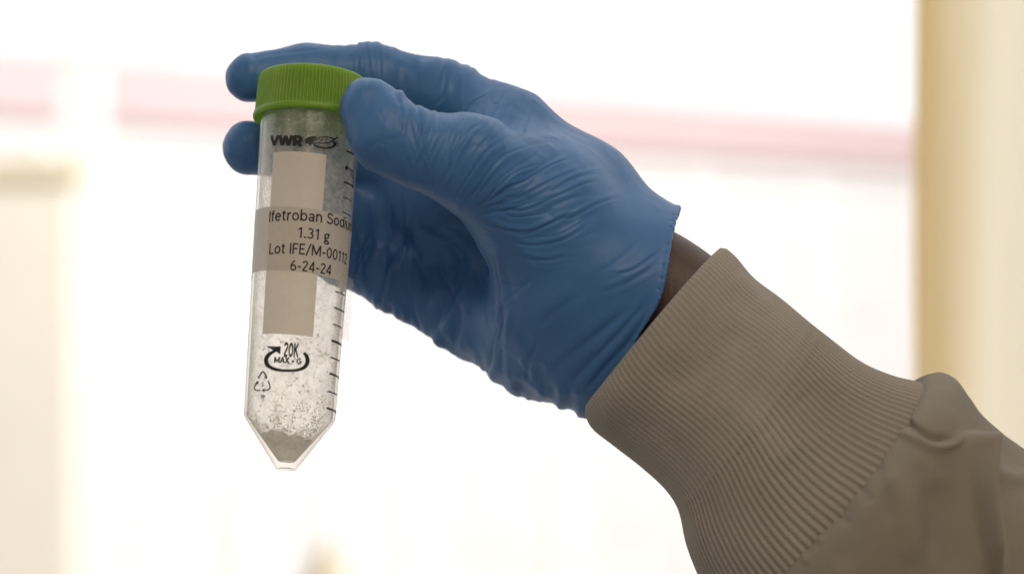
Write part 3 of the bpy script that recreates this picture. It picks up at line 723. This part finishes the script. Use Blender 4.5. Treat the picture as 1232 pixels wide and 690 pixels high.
GC = [
 # thumb: gathers across the joint and along the ball
 ([(478, 116), (482, 128), (484, 145), (480, 168), (476, 190)], 4, .55, 'fold', NEAR),
 ([(492, 118), (503, 128), (507, 146), (503, 170), (494, 198)], 4.2, .8, 'fold', NEAR),
 ([(515, 123), (520, 138), (514, 160), (503, 182), (488, 214)], 3.6, .8, 'fold', NEAR),
 ([(540, 137), (534, 158), (522, 184), (508, 214)], 3.2, .7, 'fold', NEAR),
 ([(556, 142), (548, 165), (536, 190), (522, 222)], 3.4, .75, 'fold', NEAR),
 ([(584, 146), (566, 158), (551, 180), (538, 210), (525, 232)], 4.0, .8, 'fold', NEAR),
 ([(610, 168), (590, 180), (572, 202), (552, 232), (546, 242)], 3.2, .75, 'fold', NEAR),
 ([(640, 176), (610, 186), (590, 206), (575, 228), (562, 245)], 3.2, .8, 'fold', NEAR),
 ([(652, 196), (620, 208), (600, 226), (578, 248)], 3.0, .6, 'fold', NEAR),
 ([(455, 165), (472, 168), (486, 160)], 4, -.3, 'ridge', NEAR),
 ([(440, 100), (438, 130), (442, 165), (450, 190)], 9, -.25, 'ridge', NEAR),
 ([(466, 140), (462, 165), (466, 200)], 6, .3, 'ridge', NEAR),
 ([(474, 112), (486, 112), (500, 116), (516, 123)], 8, 1.7, 'ridge', NEAR),
 ([(472, 106), (477, 116), (482, 128)], 4, .6, 'valley', NEAR),
 ([(514, 118), (519, 124), (522, 134)], 3, .7, 'valley', NEAR),
 # long creases sweeping from the ball of the thumb up to the back
 ([(580, 262), (604, 274), (634, 278), (662, 268), (690, 254)], 4.2, 1.1, 'fold', NEAR),
 ([(600, 252), (632, 252), (664, 238), (700, 222), (720, 216)], 4.0, .9, 'fold', NEAR),
 ([(598, 240), (628, 234), (664, 216), (705, 200)], 3.6, .75, 'fold', NEAR),
 ([(600, 226), (630, 218), (662, 198), (690, 188)], 3.6, .55, 'fold', NEAR),
 ([(606, 286), (640, 294), (676, 288), (710, 268)], 4.6, .7, 'fold', NEAR),
 ([(612, 302), (648, 312), (690, 305)], 5.0, .6, 'fold', NEAR),
 ([(672, 262), (690, 260), (720, 244), (752, 234)], 4.2, .7, 'fold', NEAR),
 ([(660, 232), (690, 214), (730, 205)], 4.0, .5, 'fold', NEAR),
 ([(628, 175), (660, 170), (690, 175)], 6.0, .4, 'fold', NEAR),
 ([(740, 330), (765, 322), (800, 296)], 4.0, .5, 'fold', NEAR),
 ([(720, 352), (752, 340), (790, 318)], 6.0, .4, 'fold', NEAR),
 # heel of the hand and wrist gathers
 ([(640, 395), (668, 372), (700, 352)], 12, .5, 'fold', (-60, 40)),
 ([(655, 450), (686, 424), (728, 392), (765, 362)], 11, .8, 'fold', (-60, 40)),
 ([(676, 470), (704, 440), (740, 404), (786, 352)], 8, .9, 'fold', (-60, 40)),
 ([(700, 474), (722, 446), (760, 404), (780, 372)], 8, .8, 'fold', (-60, 40)),
 ([(632, 468), (634, 440), (650, 400)], 7, .6, 'fold', (-60, 45)),
 ([(592, 300), (600, 340), (606, 380), (598, 430)], 6, 1.3, 'fold', (-60, 60)),
 ([(614, 352), (606, 392), (603, 436), (600, 448)], 5, .8, 'valley', (-60, 60)),
 ([(600, 340), (626, 344), (640, 338)], 4.5, .6, 'valley', NEAR),
 # palm hollow
 ([(545, 290), (560, 320), (540, 370), (522, 405)], 8, 1.6, 'fold', PALM),
 ([(505, 268), (530, 285), (556, 300)], 6, 1.2, 'fold', PALM),
 ([(478, 262), (500, 300), (515, 330), (518, 380)], 8, 1.2, 'fold', PALM),
 ([(560, 345), (556, 385), (548, 425)], 7, 1.0, 'fold', PALM),
 ([(462, 262), (460, 300), (466, 340), (464, 372)], 7, 1.4, 'ridge', PALM),
 ([(420, 340), (432, 320), (446, 290)], 3, .5, 'fold', PALM),
 ([(424, 322), (436, 300), (446, 278)], 3, .4, 'fold', PALM),
 # index finger, across the joints
 ([(428, 46), (432, 66), (430, 90)], 3.4, .8, 'fold', FARD), ([(440, 50), (444, 70), (446, 96)], 3.2, .7, 'fold', FARD),
 ([(455, 52), (458, 74), (458, 100)], 3.4, .45, 'fold', FARD), ([(545, 66), (538, 92), (532, 118), (520, 130)], 5, .8, 'fold', FARD),
 ([(570, 76), (562, 100), (560, 135)], 5, .5, 'fold', FARD), ([(592, 90), (590, 112), (596, 140)], 5, .5, 'fold', FARD),
 ([(300, 70), (340, 64), (400, 58)], 4, .3, 'fold', FARD),
 ([(288, 64), (296, 84), (292, 120)], 6, .25, 'fold', (0, 90)), ([(300, 62), (312, 76), (306, 118)], 5, .22, 'fold', (0, 90)), ([(272, 88), (284, 100), (300, 106)], 6, .15, 'fold', (0, 90)),
 ([(276, 152), (286, 176), (284, 208)], 7, .25, 'fold', (0, 90)), ([(292, 146), (300, 172), (300, 212)], 6, .3, 'fold', (0, 90)), ([(266, 184), (280, 194), (296, 192)], 6, .15, 'fold', (0, 90)),
 ([(424, 92), (428, 120), (430, 160)], 8, .22, 'ridge', NEAR), ([(444, 96), (446, 125), (440, 150)], 7, .2, 'valley', NEAR), ([(432, 186), (452, 170), (470, 172)], 8, .22, 'fold', NEAR),
]
GC = [(c[0], c[1] * (1.35 if c[4] == PALM else .72), c[2] * (1.05 if c[4] == PALM else .55), *c[3:]) for c in GC]
jr = np.random.default_rng(11); extra_ = []
for c in GC:                                       # finer wrinkles running beside the main ones
    if c[3] != 'fold' or c[4] != NEAR: continue
    for _ in range(2):
        sh = jr.normal(0, 5.5, 2); pt = [(x + sh[0], y + sh[1]) for x, y in c[0]]
        a_, b_ = jr.integers(0, 2), jr.integers(0, 2)
        pt = pt[a_:len(pt) - b_] if len(pt) - a_ - b_ >= 3 else pt
        extra_.append((pt, c[1] * .55, c[2] * jr.uniform(.2, .42), 'fold', NEAR))
GC = GC + extra_
nr_ = normals(hv, hf)
h = crease_field(hv, nr_, GC, .28)
# slack of the film: long low waves, stronger by the lower border and the wrist
pp = proj(hv)
rg1 = .5 - np.abs(noise3(hv * np.array([.09, .07, .05]) + 77)) * 2.6; rg2 = .5 - np.abs(noise3(hv * np.array([.2, .15, .11]) + 21)) * 2.6
facet = .55 * np.maximum(rg1, -.3) + .28 * np.maximum(rg2, -.3)
slack = .35 * noise3(hv * np.array([.10, .10, .055]) + 7) + .35 * noise3(hv * np.array([.22, .2, .12]) + 31)
# slack film gathered in folds that fan out from the crook of the thumb, and hanging folds in the palm
dx, dy = pp[:, 0] - 522, 282 - pp[:, 1]; rr_ = np.hypot(dx, dy); an = np.arctan2(dy, dx)
wp = noise3(np.stack([pp[:, 0] * .021, pp[:, 1] * .021, np.full(len(pp), 5.)], 1))
def ridged(a, b, z): return np.clip(1 - np.abs(noise3(np.stack([a + 40, b + 40, np.full(len(a), z)], 1))) * 4.2, 0, 1) ** 2
fan = ridged(an * 7 + wp * 1.6, rr_ * .011, 3.3) * .8 + ridged(an * 15 + wp * 2.4, rr_ * .017, 8.1) * .45
mk = np.clip((rr_ - 45) / 40, 0, 1) * np.clip((215 - rr_) / 60, 0, 1) * np.clip((an + .12) / .25, 0, 1) * np.clip((2.1 - an) / .4, 0, 1) * (hv[:, 1] - D0 < 14) * np.clip((-nr_[:, 1] + .1) / .4, 0, 1)
hang = ridged(pp[:, 0] * .034 + pp[:, 1] * .010 + wp * 1.5, pp[:, 1] * .006, 4.4) + .5 * ridged(pp[:, 0] * .07 - pp[:, 1] * .012 + wp * 2, pp[:, 1] * .011, 9.2)
mh = np.clip((pp[:, 1] - 225) / 50, 0, 1) * np.clip((690 - pp[:, 0]) / 60, 0, 1) * np.clip((pp[:, 0] - 405) / 30, 0, 1) * np.clip((hv[:, 1] - D0 - 2) / 12, .25, 1) * np.clip((-nr_[:, 1] + .4) / .5, 0, 1) * np.clip((pp[:, 1] - 300 + (600 - pp[:, 0]) * .6) / 50, 0, 1)
wrist_f = ridged((pp[:, 0] - pp[:, 1] * -.75) * .030 + wp * 1.2, (pp[:, 0] * .6 - pp[:, 1]) * .008, 6.6) * np.clip((pp[:, 0] - 640) / 60, 0, 1) * np.clip((pp[:, 1] - 330 + (pp[:, 0] - 700) * .9) / 60, 0, 1) * np.clip((-nr_[:, 1] + .2) / .4, 0, 1)
h = h - .75 * fan * mk - 1.25 * hang * mh - .5 * wrist_f
low = np.clip(((pp[:, 1] - 345) - (pp[:, 0] - 420) * .49 + 20) / 20, 0, 1)
wav = noise3(hv * np.array([.30, .05, .12]) + 3) * 1.7 + noise3(hv * np.array([.55, .08, .2]) + 13) * .8
low = low * np.clip((-nr_[:, 2] - .35) * 3, 0, 1)
h = h + (facet * .8 + slack * .7) * np.clip((760 - pp[:, 0]) / 90, .35, 1) + low * wav * 1.1
topw = np.clip((120 - pp[:, 1]) / 40, 0, 1) * (pp[:, 0] > 400)
h = h + topw * noise3(hv * np.array([.5, .15, .1]) + 50) * .8
hv = hv + nr_ * h[:, None]
hv = smooth_mesh(hv, hf, 1, .35)

person = empty('person', wm(P(960, 560, 0)))
tag(person, 'forearm in a knit-cuffed coat sleeve, its blue gloved hand holding up the tube', 'person')
mesh('glove', wm(hv), hf, GLOVE, person)

# ------------------------------------------------------------------ forearm
def tube_sections(secs, nu, sub):              # (top px, bottom px, depth mid, depth ratio)
    S = catmull(np.array([[*a, *b, d, r_] for a, b, d, r_ in secs], float), sub); rows = []
    th = np.linspace(0, 2 * math.pi, nu, endpoint=False)
    return S, th
secs = [((722, 262), (655, 392), 8, .75), ((790, 270), (712, 410), 8, .75), ((850, 303), (760, 445), 4, .78), ((900, 350), (800, 500), 0, .85), ((990, 440), (870, 600), -4, .9), ((1100, 560), (960, 720), -8, .9)]
S, th = tube_sections(secs, 72, 8); V = []
for r_ in S:
    a, b = P(r_[0], r_[1], r_[4]), P(r_[2], r_[3], r_[4]); c = (a + b) / 2; hfv = (a - b) / 2; rd = np.linalg.norm(hfv) * r_[5]
    V.append(c + np.cos(th)[:, None] * hfv + np.sin(th)[:, None] * np.array([0, -1, 0]) * rd)
mesh('arm', wm(np.concatenate(V)), grid_faces(72, len(S), True), SKIN, person)

# ------------------------------------------------------------------ sleeve: knit cuff and coat
NR, PER = 112, 8
cuff_secs = [((869, 297), (704, 492), 2, .80), ((886, 312), (714, 513), 1, .82), ((906, 336), (741, 535), 0, .84), ((942, 362), (790, 574), -3, .86), ((985, 399), (816, 608), -6, .88),
             ((1030, 434), (828, 655), -9, .9), ((1070, 451), (846, 700), -11, .9), ((1112, 462), (872, 746), -12, .9), ((1150, 480), (900, 790), -12, .9)]
S = catmull(np.array([[*a, *b, d, r_] for a, b, d, r_ in cuff_secs], float), 22)
nu = NR * PER; th = np.linspace(0, 2 * math.pi, nu, endpoint=False)
V, UV = [], []; alen = 0; prev = None; rowsN = len(S)
ribv = np.cos(th * NR)
for j, r_ in enumerate(S):
    a, b = P(r_[0], r_[1], r_[4]), P(r_[2], r_[3], r_[4]); c = (a + b) / 2; hfv = (a - b) / 2; L = np.linalg.norm(hfv); rd = L * r_[5]
    if prev is not None: alen += np.linalg.norm(c - prev)
    prev = c
    kk = j / (rowsN - 1); lean = -3.2 * max(0., 1 - kk / .5) ** 2      # the opening leans towards the hand on the near side
    base = c + np.cos(th)[:, None] * hfv + np.sin(th)[:, None] * np.array([0, -1, 0]) * rd + (np.sin(th) * lean)[:, None] * np.array([.77, 0, -.64])
    nrm = np.cos(th)[:, None] * hfv / L / L * rd + np.sin(th)[:, None] * np.array([0, -1, 0.]); nrm /= np.linalg.norm(nrm, axis=1)[:, None]
    k = j / (rowsN - 1); tr_ = 1 / (1 + math.exp(-(k - .50 + .02 * math.sin(j)) * 60))
    amp = .14 + .34 * tr_
    edge = math.exp(-(k / .02) ** 2)
    d = amp * (np.clip(ribv * 1.3, -1, 1)) + .35 * (1 - tr_) - .9 * edge
    V.append(base + nrm * d[:, None]); UV.append(np.stack([th / (2 * math.pi) * NR, np.full(nu, alen)], 1))
# inner face of the opening, turned inwards
inner = []
for k, off in ((0, 1.6), (6, 2.2), (20, 2.4)):
    r_ = S[k]; a, b = P(r_[0], r_[1], r_[4]), P(r_[2], r_[3], r_[4]); c = (a + b) / 2; hfv = (a - b) / 2; L = np.linalg.norm(hfv); s_ = (L - off) / L
    inner.append(c + np.cos(th)[:, None] * hfv * s_ + np.sin(th)[:, None] * np.array([0, -1, 0]) * L * r_[5] * s_ - 3.2 * max(0., 1 - k / (rowsN - 1) / .5) ** 2 * np.sin(th)[:, None] * np.array([.77, 0, -.64]))
V = inner[::-1] + V; UV = [UV[0]] * 3 + UV
V = np.concatenate(V); UV = np.concatenate(UV)
cf = grid_faces(nu, len(V) // nu, True); cn = normals(V, cf)
CC = [([(735, 492), (800, 530), (850, 590), (890, 680)], 20, .5, 'valley'),      # long dip along the underside
      ([(760, 545), (808, 575), (838, 625), (860, 690)], 16, .35, 'ridge'),
      ([(790, 470), (850, 430), (900, 380)], 22, 1.2, 'valley'), ([(880, 330), (905, 350), (930, 375)], 12, .8, 'ridge'),
      ([(880, 560), (930, 510), (1000, 450)], 5, .22, 'valley'), ([(850, 470), (920, 520), (960, 560)], 25, .9, 'ridge')]
ch_ = crease_field(V, cn, CC, .2); wav = noise3(V * .045 + 5) * .9
V = V + cn * (ch_ + wav)[:, None]
sleeve_e = empty('sleeve', wm(P(1000, 560, 0))); sleeve_e.parent = person; sleeve_e.matrix_parent_inverse = person.matrix_world.inverted()
bpy.context.view_layer.update()
mesh('cuff', wm(V), cf, KNIT, sleeve_e, uv=UV)

coat_secs = [((1108, 459), (868, 742), -12, .93), ((1114, 454), (872, 752), -13, .96), ((1128, 450), (884, 772), -14, .99), ((1146, 458), (905, 800), -15, 1.0), ((1160, 478), (930, 830), -15, 1.0), ((1180, 505), (970, 870), -14, 1.0),
             ((1232, 541), (1040, 930), -12, 1.0), ((1330, 605), (1130, 1010), -10, 1.0), ((1480, 700), (1260, 1130), -10, 1.0)]
S = catmull(np.array([[*a, *b, d, r_] for a, b, d, r_ in coat_secs], float), 26)
nu = 560; th = np.linspace(0, 2 * math.pi, nu, endpoint=False); V, UV = [], []; alen = 0; prev = None
for j, r_ in enumerate(S):
    a, b = P(r_[0], r_[1], r_[4]), P(r_[2], r_[3], r_[4]); c = (a + b) / 2; hfv = (a - b) / 2; L = np.linalg.norm(hfv); rd = L * r_[5]
    if prev is not None: alen += np.linalg.norm(c - prev)
    prev = c; k = alen
    edge = math.exp(-(k / 1.2) ** 2); pk = math.exp(-k / 14)
    puck = (.8 * np.sin(th * 9 + 1.3) + .4 * np.sin(th * 17 + .4) + .2 * np.sin(th * 31)) * pk * (1 - edge * .8) * .45
    g = 1 + (.9 - 1.4 * edge + puck) / L
    V.append(c + np.cos(th)[:, None] * hfv * g[:, None] + np.sin(th)[:, None] * np.array([0, -1, 0]) * rd * g[:, None])
    UV.append(np.stack([th * L, np.full(nu, alen)], 1))
V = np.concatenate(V); UV = np.concatenate(UV); kf = grid_faces(nu, len(S), True); kn = normals(V, kf)
KC = [([(1160, 516), (1164, 545), (1168, 590), (1180, 650), (1196, 720)], 6.5, 14, 'step'),
      ([(1158, 515), (1161, 548), (1163, 600), (1174, 660), (1188, 720)], 9, 1.5, 'ridge'),
      ([(1086, 500), (1098, 512), (1120, 524), (1150, 528)], 4, 1.8, 'valley'),
      ([(1074, 516), (1098, 526), (1126, 538), (1152, 532), (1158, 510)], 5, 1.3, 'ridge'),
      
      ([(1060, 560), (1090, 610), (1100, 690)], 16, 1.6, 'ridge'), ([(1046, 548), (1062, 580), (1068, 640)], 8, .8, 'valley'), ([(1104, 548), (1118, 600), (1122, 680)], 9, 1.0, 'valley'), ([(1028, 574), (1040, 592), (1050, 604)], 5, .7, 'valley'), ([(1000, 606), (1010, 620), (1022, 630)], 4.5, .6, 'valley'), ([(1010, 600), (1020, 640), (1010, 690)], 14, 1.0, 'valley'), ([(1130, 570), (1135, 630), (1150, 700)], 14, 1.4, 'valley'),
      ([(960, 650), (966, 664), (972, 680)], 4, .8, 'ridge'), ([(978, 630), (984, 644), (992, 654)], 4, .7, 'ridge'), ([(1190, 560), (1215, 575), (1245, 570)], 10, 1.6, 'ridge'), ([(1190, 530), (1215, 545), (1245, 560)], 14, 1.0, 'valley')]
kh = crease_field(V, kn, KC, .35)
V = V + kn * (kh + noise3(V * .03 + 9) * 3 * np.clip(UV[:, 1] / 30, 0, 1) + noise3(V * .09 + 19) * .35)[:, None]
mesh('coat_sleeve', wm(V), kf, TWILL, sleeve_e, uv=UV)
